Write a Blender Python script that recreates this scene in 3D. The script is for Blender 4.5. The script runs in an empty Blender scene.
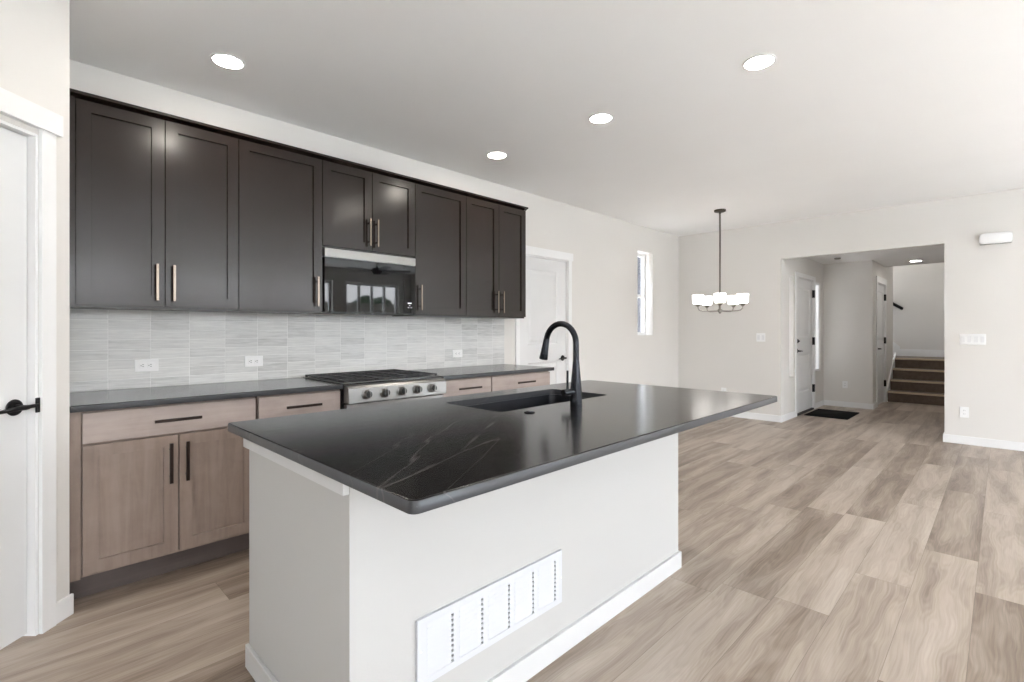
import bpy, bmesh, math, random
from mathutils import Vector, Matrix
R = math.radians
PI = math.pi
SC = bpy.context.scene
COL = SC.collection
random.seed(7)

# ------------------------------------------------------------------ camera
EYE = 1.25
cam_d = bpy.data.cameras.new('camera')
cam_d.sensor_width = 36.0
cam_d.lens = 496.0 / 1024.0 * 36.0
cam_d.shift_y = -10.0 / 1024.0
cam_d.clip_start = 0.02
cam_o = bpy.data.objects.new('camera', cam_d)
COL.objects.link(cam_o)
cam_o.location = (0, 0, EYE)
cam_o.rotation_euler = (R(90), 0, R(44.7 - 90))
SC.camera = cam_o

# ------------------------------------------------------------------ world, exposure
SC.view_settings.view_transform = 'Standard'
SC.view_settings.look = 'None'
SC.view_settings.gamma = 1.0
SC.view_settings.use_curve_mapping = False
SC.view_settings.exposure = 0.06
SKY = 17.0
LAMP = 125.0
w = bpy.data.worlds.new('overcast_sky')
SC.world = w
w.use_nodes = True
nt = w.node_tree
for n in list(nt.nodes):
    nt.nodes.remove(n)
wo = nt.nodes.new('ShaderNodeOutputWorld')
wb = nt.nodes.new('ShaderNodeBackground')
tc = nt.nodes.new('ShaderNodeTexCoord')
sx = nt.nodes.new('ShaderNodeSeparateXYZ')
rp = nt.nodes.new('ShaderNodeValToRGB')
rp.color_ramp.elements[0].position = 0.0
rp.color_ramp.elements[0].color = (0.95, 0.97, 1.0, 1)
rp.color_ramp.elements[1].position = 0.9
rp.color_ramp.elements[1].color = (0.72, 0.84, 1.0, 1)
nt.links.new(tc.outputs['Generated'], sx.inputs[0])
nt.links.new(sx.outputs['Z'], rp.inputs[0])
nt.links.new(rp.outputs[0], wb.inputs[0])
wb.inputs[1].default_value = SKY
nt.links.new(wb.outputs[0], wo.inputs[0])


sun_d = bpy.data.lights.new('sun', 'SUN')
sun_d.energy = 60.0
sun_d.angle = R(0.6)
sun_d.color = (0.76, 0.89, 1.0)
sun_o = bpy.data.objects.new('sun', sun_d)
COL.objects.link(sun_o)
sun_o.rotation_euler = (R(59), 0, R(26))


def portal(loc, rot, sx_, sy_):
    d = bpy.data.lights.new('window_portal', 'AREA')
    d.shape = 'RECTANGLE'
    d.size = sx_
    d.size_y = sy_
    d.cycles.is_portal = True
    o = bpy.data.objects.new('window_portal', d)
    COL.objects.link(o)
    o.location = loc
    o.rotation_euler = rot


# windows of the big room behind the camera: (x0, x1, z0, z1) on the wall y = YS
YS = -4.5
SOUTH = [(-2.3, -0.5, 0.55, 2.42), (0.15, 1.75, 0.55, 2.42), (2.05, 3.65, 0.55, 2.42), (3.95, 5.27, 0.55, 2.42), (5.6, 7.05, 0.0, 2.42)]
WEST = []
XW = -3.0
for a, b, c, d in SOUTH:
    portal(((a + b) / 2, YS - 0.02, (c + d) / 2), (R(90), 0, 0), b - a, d - c)
for a, b, c, d in WEST:
    portal((XW - 0.02, (a + b) / 2, (c + d) / 2), (R(90), 0, R(-90)), b - a, d - c)
portal((12.3, 4.16, 3.2), (R(90), 0, R(180)), 0.8, 2.4)
portal((9.295, 2.32, 1.32), (R(90), 0, R(180)), 0.33, 1.44)

# ------------------------------------------------------------------ materials


def lin(c):
    return c / 12.92 if c <= 0.04045 else ((c + 0.055) / 1.055) ** 2.4


def srgb(r, g, b):
    return (lin(r / 255), lin(g / 255), lin(b / 255), 1.0)


class NT:
    """small node-building helper"""
    def __init__(s, name):
        s.m = bpy.data.materials.new(name)
        s.m.use_nodes = True
        s.t = s.m.node_tree
        s.b = s.t.nodes.get('Principled BSDF')
        s.o = s.t.nodes.get('Material Output')

    def n(s, typ, **kw):
        x = s.t.nodes.new(typ)
        for k, v in kw.items():
            setattr(x, k, v)
        return x

    def l(s, a, b):
        s.t.links.new(a, b)

    def put(s, sock, v):
        if hasattr(v, 'is_linked'):
            s.l(v, sock)
        else:
            sock.default_value = v

    def math(s, op, a, b=None, c=None):
        x = s.n('ShaderNodeMath', operation=op)
        s.put(x.inputs[0], a)
        if b is not None:
            s.put(x.inputs[1], b)
        if c is not None:
            s.put(x.inputs[2], c)
        return x.outputs[0]

    def comb(s, x, y, z):
        c = s.n('ShaderNodeCombineXYZ')
        for i, v in enumerate((x, y, z)):
            s.put(c.inputs[i], v)
        return c.outputs[0]

    def coords(s):
        t = s.n('ShaderNodeTexCoord')
        x = s.n('ShaderNodeSeparateXYZ')
        s.l(t.outputs['Object'], x.inputs[0])
        return x.outputs[0], x.outputs[1], x.outputs[2]

    def noise(s, vec, scale, detail=3, rough=0.5, dist=0.0):
        x = s.n('ShaderNodeTexNoise')
        s.put(x.inputs['Vector'], vec)
        x.inputs['Scale'].default_value = scale
        x.inputs['Detail'].default_value = detail
        x.inputs['Roughness'].default_value = rough
        x.inputs['Distortion'].default_value = dist
        return x.outputs['Fac']

    def ramp(s, fac, stops):
        x = s.n('ShaderNodeValToRGB')
        e = x.color_ramp.elements
        while len(e) < len(stops):
            e.new(0.5)
        for i, (p, c) in enumerate(stops):
            e[i].position = p
            e[i].color = c
        s.l(fac, x.inputs[0])
        return x.outputs[0]

    def mix(s, fac, a, b, mode='MIX'):
        x = s.n('ShaderNodeMix', data_type='RGBA', blend_type=mode)
        s.put(x.inputs[0], fac)
        s.put(x.inputs[6], a)
        s.put(x.inputs[7], b)
        return x.outputs[2]

    def white(s, vec):
        x = s.n('ShaderNodeTexWhiteNoise', noise_dimensions='3D')
        s.put(x.inputs['Vector'], vec)
        return x.outputs['Value']

    def bump(s, h, strength, dist):
        x = s.n('ShaderNodeBump')
        x.inputs['Strength'].default_value = strength
        x.inputs['Distance'].default_value = dist
        s.l(h, x.inputs['Height'])
        s.l(x.outputs[0], s.b.inputs['Normal'])

    def set(s, color=None, rough=None, metal=None, spec=None, **kw):
        if color is not None:
            s.put(s.b.inputs['Base Color'], color)
        if rough is not None:
            s.put(s.b.inputs['Roughness'], rough)
        if metal is not None:
            s.b.inputs['Metallic'].default_value = metal
        if spec is not None:
            s.b.inputs['Specular IOR Level'].default_value = spec
        for k, v in kw.items():
            s.put(s.b.inputs[k], v)
        return s


def plain(name, col, rough=0.5, metal=0.0, spec=0.5, vary=0.03, scale=6.0):
    """paint, plastic or metal with a slight procedural mottling"""
    k = NT(name)
    x, y, z = k.coords()
    f = k.noise(k.comb(x, y, z), scale, 3)
    lo = tuple(c * (1 - vary) for c in col[:3]) + (1,)
    hi = tuple(min(1, c * (1 + vary)) for c in col[:3]) + (1,)
    k.set(k.ramp(f, [(0.3, lo), (0.7, hi)]), rough, metal, spec)
    return k.m


def textured_paint(name, col, bump=0.06, rough=0.65):
    k = NT(name)
    x, y, z = k.coords()
    v = k.comb(x, y, z)
    f = k.noise(v, 2.0, 2)
    lo = tuple(c * 0.985 for c in col[:3]) + (1,)
    k.set(k.ramp(f, [(0.3, lo), (0.7, col)]), rough, 0, 0.3)
    k.bump(k.noise(v, 90, 3, 0.6), bump, 0.004)
    return k.m


def emitter(name, col, strength):
    k = NT(name)
    k.set((0.9, 0.9, 0.9, 1), 0.5)
    k.b.inputs['Emission Color'].default_value = col
    k.b.inputs['Emission Strength'].default_value = strength
    return k.m


def pane(name, tint=(1, 1, 1, 1), gloss=0.07):
    k = NT(name)
    tr = k.n('ShaderNodeBsdfTransparent')
    tr.inputs[0].default_value = tint
    gl = k.n('ShaderNodeBsdfGlossy')
    gl.inputs['Roughness'].default_value = 0.02
    mx = k.n('ShaderNodeMixShader')
    mx.inputs[0].default_value = gloss
    k.l(tr.outputs[0], mx.inputs[1])
    k.l(gl.outputs[0], mx.inputs[2])
    k.l(mx.outputs[0], k.o.inputs[0])
    return k.m


def wood(name, dark, mid, light, axis, rough=0.42, spec=0.4):
    """grain running along the given axis"""
    k = NT(name)
    x, y, z = k.coords()
    oi = k.n('ShaderNodeObjectInfo')
    off = k.math('MULTIPLY', oi.outputs['Random'], 31.0)
    s = {'x': (0.9, 12, 12), 'z': (12, 12, 0.9)}[axis]
    v = k.comb(k.math('MULTIPLY_ADD', x, s[0], off), k.math('MULTIPLY_ADD', y, s[1], off), k.math('MULTIPLY', z, s[2]))
    a = k.noise(v, 1.6, 6, 0.6, 0.5)
    b = k.noise(k.comb(k.math('MULTIPLY', x, 3.0), y, k.math('MULTIPLY', z, 3.0)), 2.2, 4, 0.6, 0.4)
    f = k.math('MULTIPLY_ADD', a, 0.62, k.math('MULTIPLY', b, 0.38))
    k.set(k.ramp(f, [(0.3, dark), (0.5, mid), (0.72, light)]), rough, 0, spec)
    return k.m


M = {}
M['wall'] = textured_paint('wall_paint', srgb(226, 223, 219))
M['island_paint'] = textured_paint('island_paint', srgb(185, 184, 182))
M['island_trim'] = plain('island_trim_paint', srgb(205, 205, 205), 0.4, 0, 0.3, 0.01)
M['grille'] = plain('grille_enamel', srgb(200, 202, 206), 0.4, 0, 0.3, 0.01)
M['ceiling'] = textured_paint('ceiling_paint', srgb(247, 246, 245), 0.05)
M['trim'] = plain('white_trim_paint', srgb(239, 239, 239), 0.35, 0, 0.4, 0.01)
M['door_paint'] = plain('white_door_paint', srgb(226, 226, 226), 0.32, 0, 0.45, 0.01)
M['plastic'] = plain('white_plastic', srgb(243, 243, 243), 0.35, 0, 0.4, 0.01)
M['rocker'] = plain('rocker_plastic', srgb(229, 229, 230), 0.35, 0, 0.4, 0.01)
M['slot'] = plain('dark_slot', srgb(40, 40, 42), 0.6)
M['black_metal'] = plain('black_metal', srgb(34, 34, 36), 0.36, 0.6, 0.5, 0.05)
M['faucet'] = plain('faucet_matte_black', srgb(44, 46, 51), 0.24, 0.7, 0.5, 0.05)
M['pull'] = plain('lit_bronze_pull', srgb(128, 119, 109), 0.26, 1.0, 0.5, 0.06)  # upper pulls: bronze lightened to carry the window reflections
M['steel'] = plain('brushed_steel', srgb(142, 141, 139), 0.36, 1.0, 0.5, 0.03)
M['chrome'] = plain('chrome', srgb(220, 220, 220), 0.12, 1.0, 0.5, 0.01)
M['nickel'] = plain('satin_nickel', srgb(150, 146, 140), 0.3, 1.0, 0.5, 0.03)
M['bronze'] = plain('dark_bronze', srgb(74, 68, 60), 0.35, 0.8, 0.5, 0.05)
M['rod'] = plain('smoked_nickel', srgb(112, 107, 101), 0.3, 0.9, 0.5, 0.03)
M['shaded_pull'] = plain('shaded_bronze_pull', srgb(58, 48, 43), 0.3, 0.7, 0.5, 0.05)  # same pulls on the base cabinets, darkened for the dim surroundings they reflect
M['iron'] = plain('cast_iron', srgb(26, 26, 28), 0.5, 0.2, 0.5, 0.1)
M['enamel'] = plain('black_enamel', srgb(22, 22, 24), 0.2, 0, 0.5, 0.05)
M['black_glass'] = plain('black_glass', srgb(6, 6, 7), 0.025, 0, 0.38, 0.0)
M['icon'] = emitter('lit_icon', srgb(220, 225, 235), 0.7)
M['composite'] = plain('black_composite', srgb(30, 32, 37), 0.3, 0, 0.5, 0.12, 40)
M['rubber'] = plain('black_mat_fibre', srgb(18, 18, 19), 0.95, 0, 0.1, 0.3, 160)
M['lamp'] = emitter('warm_led', (1.0, 0.93, 0.83, 1), LAMP)
M['hall_lamp'] = emitter('warm_led_small', (1.0, 0.94, 0.87, 1), 60.0)
M['shade'] = emitter('lit_opal_glass', (1.0, 0.95, 0.88, 1), 5.0)
M['pane'] = pane('clear_pane')
M['upper'] = wood('espresso_stain', srgb(27, 19, 16), srgb(31, 23, 19), srgb(36, 27, 23), 'z', 0.2, 0.46)
M['taupe_v'] = wood('taupe_stain_upright', srgb(124, 109, 100), srgb(145, 128, 118), srgb(159, 142, 132), 'z')
M['taupe_h'] = wood('taupe_stain_level', srgb(148, 135, 129), srgb(167, 153, 146), srgb(181, 167, 160), 'x')
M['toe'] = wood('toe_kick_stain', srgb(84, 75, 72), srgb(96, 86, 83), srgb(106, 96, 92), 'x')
M['stair'] = wood('stair_wood', srgb(78, 65, 54), srgb(95, 80, 68), srgb(110, 95, 81), 'x')
M['nosing'] = plain('stair_nosing', srgb(196, 178, 154), 0.45)
M['fence'] = plain('fence_wood', srgb(116, 110, 102), 0.8, 0, 0.2, 0.1)
M['leaf'] = plain('foliage', srgb(52, 66, 44), 0.9, 0, 0.2, 0.35, 3)
M['grass'] = plain('grass', srgb(120, 118, 96), 0.95, 0, 0.1, 0.2, 2)
M['siding'] = plain('neighbour_siding', srgb(76, 78, 84), 0.8, 0, 0.2, 0.03)
M['bounce_patio'] = plain('bounce_concrete', srgb(228, 226, 222), 0.8, 0, 0.2, 0.03)  # pale so that it throws sunlight up to the ceiling
M['fan'] = plain('fan_dark', srgb(40, 36, 34), 0.5)


def floor_material():
    k = NT('oak_plank_floor')
    x, y, z = k.coords()
    PW, PL = 0.224, 1.5
    ry = k.math('DIVIDE', k.math('SUBTRACT', y, 0.094), PW)
    row = k.math('FLOOR', ry)
    fy = k.math('FRACT', ry)
    ro = k.white(k.comb(row, 3.3, 7.1))
    rx = k.math('ADD', k.math('DIVIDE', x, PL), k.math('MULTIPLY', ro, 5.0))
    col = k.math('FLOOR', rx)
    fx = k.math('FRACT', rx)
    pid = k.white(k.comb(row, col, 1.7))
    pid2 = k.white(k.comb(col, row, 9.2))
    ox = k.math('MULTIPLY', pid, 40.0)
    oy = k.math('MULTIPLY', pid2, 23.0)
    wob = k.noise(k.comb(k.math('MULTIPLY_ADD', x, 1.3, ox), k.math('MULTIPLY_ADD', y, 3.0, oy), pid), 1.6, 2)
    yw = k.math('MULTIPLY_ADD', wob, 0.07, y)
    big = k.noise(k.comb(k.math('MULTIPLY_ADD', x, 0.75, ox), k.math('MULTIPLY_ADD', yw, 6.5, oy), pid2), 1.5, 2, 0.5, 0.25)
    ring = k.math('SINE', k.math('MULTIPLY', big, 90.0))
    fine = k.noise(k.comb(k.math('MULTIPLY_ADD', x, 2.0, ox), k.math('MULTIPLY_ADD', yw, 95.0, oy), pid), 1.6, 5, 0.65)
    f = k.math('MULTIPLY_ADD', big, 1.05, -0.06)
    f = k.math('MULTIPLY_ADD', ring, 0.035, f)
    f = k.math('ADD', f, k.math('MULTIPLY', k.math('SUBTRACT', fine, 0.5), 0.5))
    f = k.math('ADD', f, k.math('MULTIPLY', k.math('SUBTRACT', pid, 0.5), 0.3))
    c = k.ramp(f, [(0.12, srgb(112, 97, 85)), (0.34, srgb(144, 129, 116)), (0.56, srgb(170, 156, 143)), (0.85, srgb(190, 178, 166))])
    ey = k.math('MULTIPLY', k.math('MINIMUM', fy, k.math('SUBTRACT', 1.0, fy)), PW)
    ex = k.math('MULTIPLY', k.math('MINIMUM', fx, k.math('SUBTRACT', 1.0, fx)), PL)
    seam = k.math('LESS_THAN', k.math('MINIMUM', ex, ey), 0.0011)
    c = k.mix(k.math('MULTIPLY', seam, 0.55), c, srgb(96, 84, 72))
    k.set(c, k.math('MULTIPLY_ADD', fine, 0.12, 0.32), 0, 0.35)
    k.bump(k.math('SUBTRACT', k.math('MULTIPLY', fine, 0.25), seam), 0.10, 0.002)
    return k.m


def stone_material():
    k = NT('black_veined_granite')
    x, y, z = k.coords()
    xr = k.math('ADD', k.math('MULTIPLY', x, 0.86), k.math('MULTIPLY', y, 0.5))
    yr = k.math('SUBTRACT', k.math('MULTIPLY', y, 0.86), k.math('MULTIPLY', x, 0.5))
    v = k.comb(k.math('MULTIPLY', xr, 0.15), k.math('MULTIPLY', yr, 1.5), z)
    n1 = k.noise(v, 3.4, 3, 0.45, 0.08)
    d = k.math('ABSOLUTE', k.math('SUBTRACT', n1, 0.5))
    vein = k.math('SMOOTH_MIN', 1.0, k.math('MAXIMUM', 0.0, k.math('SUBTRACT', 1.0, k.math('MULTIPLY', d, 190.0))), 0.01)
    gate = k.noise(k.comb(xr, k.math('MULTIPLY', yr, 2.0), z), 1.6, 3)
    gate = k.math('MAXIMUM', 0.0, k.math('MULTIPLY', k.math('SUBTRACT', gate, 0.36), 4.0))
    vein = k.math('MINIMUM', 1.0, k.math('MULTIPLY', vein, gate))
    sp = k.noise(k.comb(x, y, z), 160, 2)
    spk = k.math('GREATER_THAN', sp, 0.74)
    base = k.ramp(k.noise(k.comb(x, y, z), 7, 4), [(0.3, srgb(14, 14, 16)), (0.7, srgb(21, 21, 23))])
    c = k.mix(k.math('MULTIPLY', vein, 0.42), base, srgb(140, 134, 128))
    c = k.mix(k.math('MULTIPLY', spk, 0.25), c, srgb(120, 120, 122))
    # slab edges greyer and rougher than the top
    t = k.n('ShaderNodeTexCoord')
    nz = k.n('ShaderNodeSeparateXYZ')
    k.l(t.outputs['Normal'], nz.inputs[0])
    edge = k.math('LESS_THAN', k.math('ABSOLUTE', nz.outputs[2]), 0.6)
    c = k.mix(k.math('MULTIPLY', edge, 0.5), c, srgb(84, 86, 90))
    rg_ = k.math('MULTIPLY_ADD', k.noise(k.comb(x, y, z), 30, 3), 0.06, 0.15)
    k.set(c, k.math('MULTIPLY_ADD', edge, 0.15, rg_), 0, 0.36)
    return k.m


def tile_material():
    k = NT('grey_stacked_tile')
    x, y, z = k.coords()
    TW, TH = 0.2, 0.0572
    rx = k.math('DIVIDE', k.math('SUBTRACT', x, 0.191), TW)
    rz = k.math('DIVIDE', k.math('SUBTRACT', z, 0.914), TH)
    fx, fz = k.math('FRACT', rx), k.math('FRACT', rz)
    cx, cz = k.math('FLOOR', rx), k.math('FLOOR', rz)
    pid = k.white(k.comb(cx, cz, 2.2))
    streak = k.noise(k.comb(k.math('MULTIPLY_ADD', pid, 19.0, k.math('MULTIPLY', x, 6.0)), pid, k.math('MULTIPLY', z, 70.0)), 1.2, 4, 0.6, 0.4)
    f = k.math('MULTIPLY_ADD', streak, 0.85, k.math('MULTIPLY_ADD', pid, 0.3, -0.075))
    c = k.ramp(f, [(0.2, srgb(186, 186, 185)), (0.48, srgb(214, 214, 213)), (0.75, srgb(229, 229, 227))])
    ex = k.math('MULTIPLY', k.math('MINIMUM', fx, k.math('SUBTRACT', 1.0, fx)), TW)
    ez = k.math('MULTIPLY', k.math('MINIMUM', fz, k.math('SUBTRACT', 1.0, fz)), TH)
    e = k.math('MINIMUM', ex, ez)
    g = k.math('LESS_THAN', e, 0.0011)
    c = k.mix(k.math('MULTIPLY', g, 0.8), c, srgb(240, 240, 239))
    k.set(c, k.math('MULTIPLY_ADD', g, 0.5, 0.16), 0, 0.5)
    tilt = k.math('MULTIPLY', k.white(k.comb(cz, cx, 5.5)), fz)
    h = k.math('MINIMUM', 1.0, k.math('DIVIDE', e, 0.004))
    h = k.math('ADD', h, k.math('ADD', k.math('MULTIPLY', streak, 0.5), k.math('MULTIPLY', tilt, 0.4)))
    k.bump(h, 0.35, 0.0022)
    return k.m


M['floor'] = floor_material()
M['stone'] = stone_material()
M['tile'] = tile_material()

# ------------------------------------------------------------------ mesh builder


class MB:
    def __init__(s, xf=None):
        s.v, s.f, s.xf = [], [], xf or Matrix.Identity(4)

    def add(s, vs, fs):
        b = len(s.v)
        s.v += [s.xf @ Vector(p) for p in vs]
        s.f += [[b + i for i in f] for f in fs]
        return s

    def box(s, x0, x1, y0, y1, z0, z1):
        vs = [(x, y, z) for x in (x0, x1) for y in (y0, y1) for z in (z0, z1)]
        return s.add(vs, [(0, 1, 3, 2), (4, 6, 7, 5), (0, 4, 5, 1), (2, 3, 7, 6), (0, 2, 6, 4), (1, 5, 7, 3)])

    def loops(s, loops, cap0=True, cap1=True):
        n = len(loops[0])
        vs = [p for L in loops for p in L]
        fs = []
        for i in range(len(loops) - 1):
            for j in range(n):
                a, b = i * n + j, i * n + (j + 1) % n
                fs.append((a, b, b + n, a + n))
        if cap0:
            fs.append(tuple(reversed(range(n))))
        if cap1:
            fs.append(tuple((len(loops) - 1) * n + j for j in range(n)))
        return s.add(vs, fs)

    def lathe(s, prof, c=(0, 0, 0), axis=(0, 0, 1), n=24, caps=True):
        """prof: list of (radius, height along the axis)"""
        ax = Vector(axis).normalized()
        u = ax.orthogonal().normalized()
        w_ = ax.cross(u)
        L = [[Vector(c) + ax * h + (u * math.cos(2 * PI * j / n) + w_ * math.sin(2 * PI * j / n)) * max(r, 1e-5)
              for j in range(n)] for r, h in prof]
        return s.loops(L, caps, caps)

    def tube(s, path, rad, n=14):
        P = [Vector(p) for p in path]
        if not hasattr(rad, '__len__'):
            rad = [rad] * len(P)
        L = []
        t0 = (P[1] - P[0]).normalized()
        u = t0.orthogonal().normalized()
        for i, p in enumerate(P):
            t = ((P[min(i + 1, len(P) - 1)] - p).normalized() + (p - P[max(i - 1, 0)]).normalized()).normalized()
            u = (u - t * u.dot(t)).normalized()
            w_ = t.cross(u)
            L.append([p + (u * math.cos(2 * PI * j / n) + w_ * math.sin(2 * PI * j / n)) * rad[i] for j in range(n)])
        return s.loops(L)

    def prism(s, poly, p0, p1, axes):
        """poly in two axes, extruded along the third between p0 and p1; axes like 'yz'"""
        third = [a for a in 'xyz' if a not in axes][0]

        def pt(q, e):
            d = {axes[0]: q[0], axes[1]: q[1], third: e}
            return (d['x'], d['y'], d['z'])
        return s.loops([[pt(q, p0) for q in poly], [pt(q, p1) for q in poly]])

    def panelled(s, x0, x1, z0, z1, yf, yb, stile, panels, recess=0.008, ch=0.006, raised=False):
        """slab facing -y with sunk panels given as (za, zb)"""
        xs = [x0, x0 + stile, x1 - stile, x1]
        zs = [z0] + [q for p in panels for q in p] + [z1]
        for i in range(3):
            for j in range(len(zs) - 1):
                a, b, c, d = xs[i], xs[i + 1], zs[j], zs[j + 1]
                sunk = i == 1 and j % 2 == 1
                if not sunk:
                    s.add([(a, yf, c), (b, yf, c), (b, yf, d), (a, yf, d)], [(0, 1, 2, 3)])
                else:
                    rings = [(0, 0), (ch, recess)]
                    if raised:
                        rings += [(ch + 0.016, recess), (ch + 0.04, recess * 0.25)]
                    L = [[(a + q, yf + r, c + q), (b - q, yf + r, c + q), (b - q, yf + r, d - q), (a + q, yf + r, d - q)] for q, r in rings]
                    s.loops(L, False, True)
                s.add([(a, yb, c), (b, yb, c), (b, yb, d), (a, yb, d)], [(3, 2, 1, 0)])
        for i in range(3):
            for zz in (z0, z1):
                s.add([(xs[i], yf, zz), (xs[i + 1], yf, zz), (xs[i + 1], yb, zz), (xs[i], yb, zz)], [(0, 1, 2, 3)])
        for j in range(len(zs) - 1):
            for xx in (x0, x1):
                s.add([(xx, yf, zs[j]), (xx, yf, zs[j + 1]), (xx, yb, zs[j + 1]), (xx, yb, zs[j])], [(0, 1, 2, 3)])
        return s

    def build(s, name, mat, parent=None, bevel=0.0, seg=2, smooth=35, origin=None):
        if parent is not None:
            root = parent
            while root.parent:
                root = root.parent
            inv = root.matrix_basis.inverted()
            vs = [inv @ p for p in s.v]
            loc = None
        else:
            if origin is None:
                lo = [min(p[i] for p in s.v) for i in range(3)]
                hi = [max(p[i] for p in s.v) for i in range(3)]
                origin = ((lo[0] + hi[0]) / 2, (lo[1] + hi[1]) / 2, lo[2])
            loc = Vector(origin)
            vs = [p - loc for p in s.v]
        me = bpy.data.meshes.new(name)
        me.from_pydata([tuple(p) for p in vs], [], s.f)
        bm = bmesh.new()
        bm.from_mesh(me)
        bmesh.ops.remove_doubles(bm, verts=bm.verts, dist=1e-5)
        bmesh.ops.recalc_face_normals(bm, faces=bm.faces)
        if bevel:
            ed = [e for e in bm.edges if len(e.link_faces) == 2 and e.calc_face_angle(0) > R(40)]
            rb = bmesh.ops.bevel(bm, geom=ed, offset=bevel, segments=seg, profile=0.6, affect='EDGES', clamp_overlap=True)
            for f in bm.faces:
                f.smooth = False
            for f in rb['faces']:
                f.smooth = True
        else:
            for f in bm.faces:
                f.smooth = True
        bm.to_mesh(me)
        bm.free()
        flat = [not p.use_smooth for p in me.polygons]
        me.set_sharp_from_angle(angle=R(smooth))
        for p, q in zip(me.polygons, flat):
            p.use_smooth = not q
        me.materials.append(mat)
        o = bpy.data.objects.new(name, me)
        COL.objects.link(o)
        if parent is not None:
            o.parent = parent
        else:
            o.location = loc
        return o


def tag(o, label, cat, group=None):
    o['label'] = label
    o['category'] = cat
    if group:
        o['group'] = group
    return o


def thing(name, label, cat, loc=(0, 0, 0), group=None):
    o = bpy.data.objects.new(name, None)
    COL.objects.link(o)
    o.empty_display_size = 0.1
    o.location = loc
    o.matrix_basis = Matrix.Translation(loc)
    return tag(o, label, cat, group)


def struct(name, mb, mat, parent=None, bevel=0.0, **kw):
    if parent is None and 'origin' not in kw:
        kw['origin'] = (0, 0, 0)
    o = mb.build(name, mat, parent, bevel, **kw)
    if parent is None:
        o['kind'] = 'structure'
    return o


def struct_root(name, loc):
    o = bpy.data.objects.new(name, None)
    COL.objects.link(o)
    o.location = loc
    o.matrix_basis = Matrix.Translation(loc)
    o['kind'] = 'structure'
    return o


def rrect(x0, x1, y0, y1, r, n=6):
    P = []
    for cx, cy, a0 in ((x1 - r, y1 - r, 0), (x0 + r, y1 - r, 90), (x0 + r, y0 + r, 180), (x1 - r, y0 + r, 270)):
        for i in range(n + 1):
            a = R(a0 + 90 * i / n)
            P.append((cx + r * math.cos(a), cy + r * math.sin(a)))
    return P


# ------------------------------------------------------------------ room shell
H = 2.74
YK = 3.64          # kitchen and dining wall
XB = 7.41          # wall with the wide opening
TH = 0.14


def wall_y(name, y0, y1, x0, x1, z0, z1, holes, mat='wall'):
    """wall slab lying along x, holes (xa, xb, za, zb)"""
    mb = MB()
    xs = x0
    for a, b, c, d in sorted(holes):
        if a > xs:
            mb.box(xs, a, y0, y1, z0, z1)
        if c > z0:
            mb.box(a, b, y0, y1, z0, c)
        if d < z1:
            mb.box(a, b, y0, y1, d, z1)
        xs = b
    mb.box(xs, x1, y0, y1, z0, z1)
    return struct(name, mb, M[mat])


def wall_x(name, x0, x1, y0, y1, z0, z1, holes, mat='wall'):
    mb = MB()
    ys = y0
    for a, b, c, d in sorted(holes):
        if a > ys:
            mb.box(x0, x1, ys, a, z0, z1)
        if c > z0:
            mb.box(x0, x1, a, b, z0, c)
        if d < z1:
            mb.box(x0, x1, a, b, d, z1)
        ys = b
    mb.box(x0, x1, ys, y1, z0, z1)
    return struct(name, mb, M[mat])


struct('floor', MB().box(XW, 10.95, YS, 3.78, -0.05, 0.0), M['floor'])
mbc = MB().box(XW - 0.14, XB + TH, YS - 0.14, YK + TH, H, H + 0.1)
struct('ceiling', mbc, M['ceiling'])
wall_y('wall_kitchen', YK, YK + TH, 0.182, XB + TH, 0, H, [(3.775, 4.61, 0, 2.075), (6.18, 6.61, 1.19, 2.38)])
OY0, OY1, OZ = 0.468, 2.157, 2.24
wall_x('wall_far', XB, XB + TH, YS - 0.14, YK, 0, H, [(OY0, OY1, 0, OZ)])
wall_y('wall_window', YS - 0.14, YS, XW, XB, 0, H, SOUTH)
wall_x('wall_side', XW - 0.14, XW, YS - 0.14, 1.0, 0, H, WEST)

# pantry: angled wall with a door, and its return to the kitchen wall
ANG = R(44)
U = Vector((-math.cos(ANG), -math.sin(ANG), 0))
N = Vector((math.sin(ANG), -math.cos(ANG), 0))
W0 = Vector((0.182, 2.925, 0))
# local frame: x along the wall away from the corner (negative x = towards the corner), -y into the room
XFP = Matrix(((U.x, -N.x, 0, W0.x), (U.y, -N.y, 0, W0.y), (0, 0, 1, 0), (0, 0, 0, 1)))
mb = MB(XFP)
mb.box(0.0, 0.142, 0, 0.12, 0, H).box(0.892, 4.4, 0, 0.12, 0, H).box(0.142, 0.892, 0, 0.12, 2.06, H)
struct('wall_pantry', mb, M['wall'])
struct('wall_pantry_return', MB().box(0.06, 0.182, 2.93, YK + TH, 0, H), M['wall'])
# the pantry behind the door
struct('wall_pantry_inside', MB().box(-3.0, 0.06, YK, YK + TH, 0, H), M['wall'])

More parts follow.
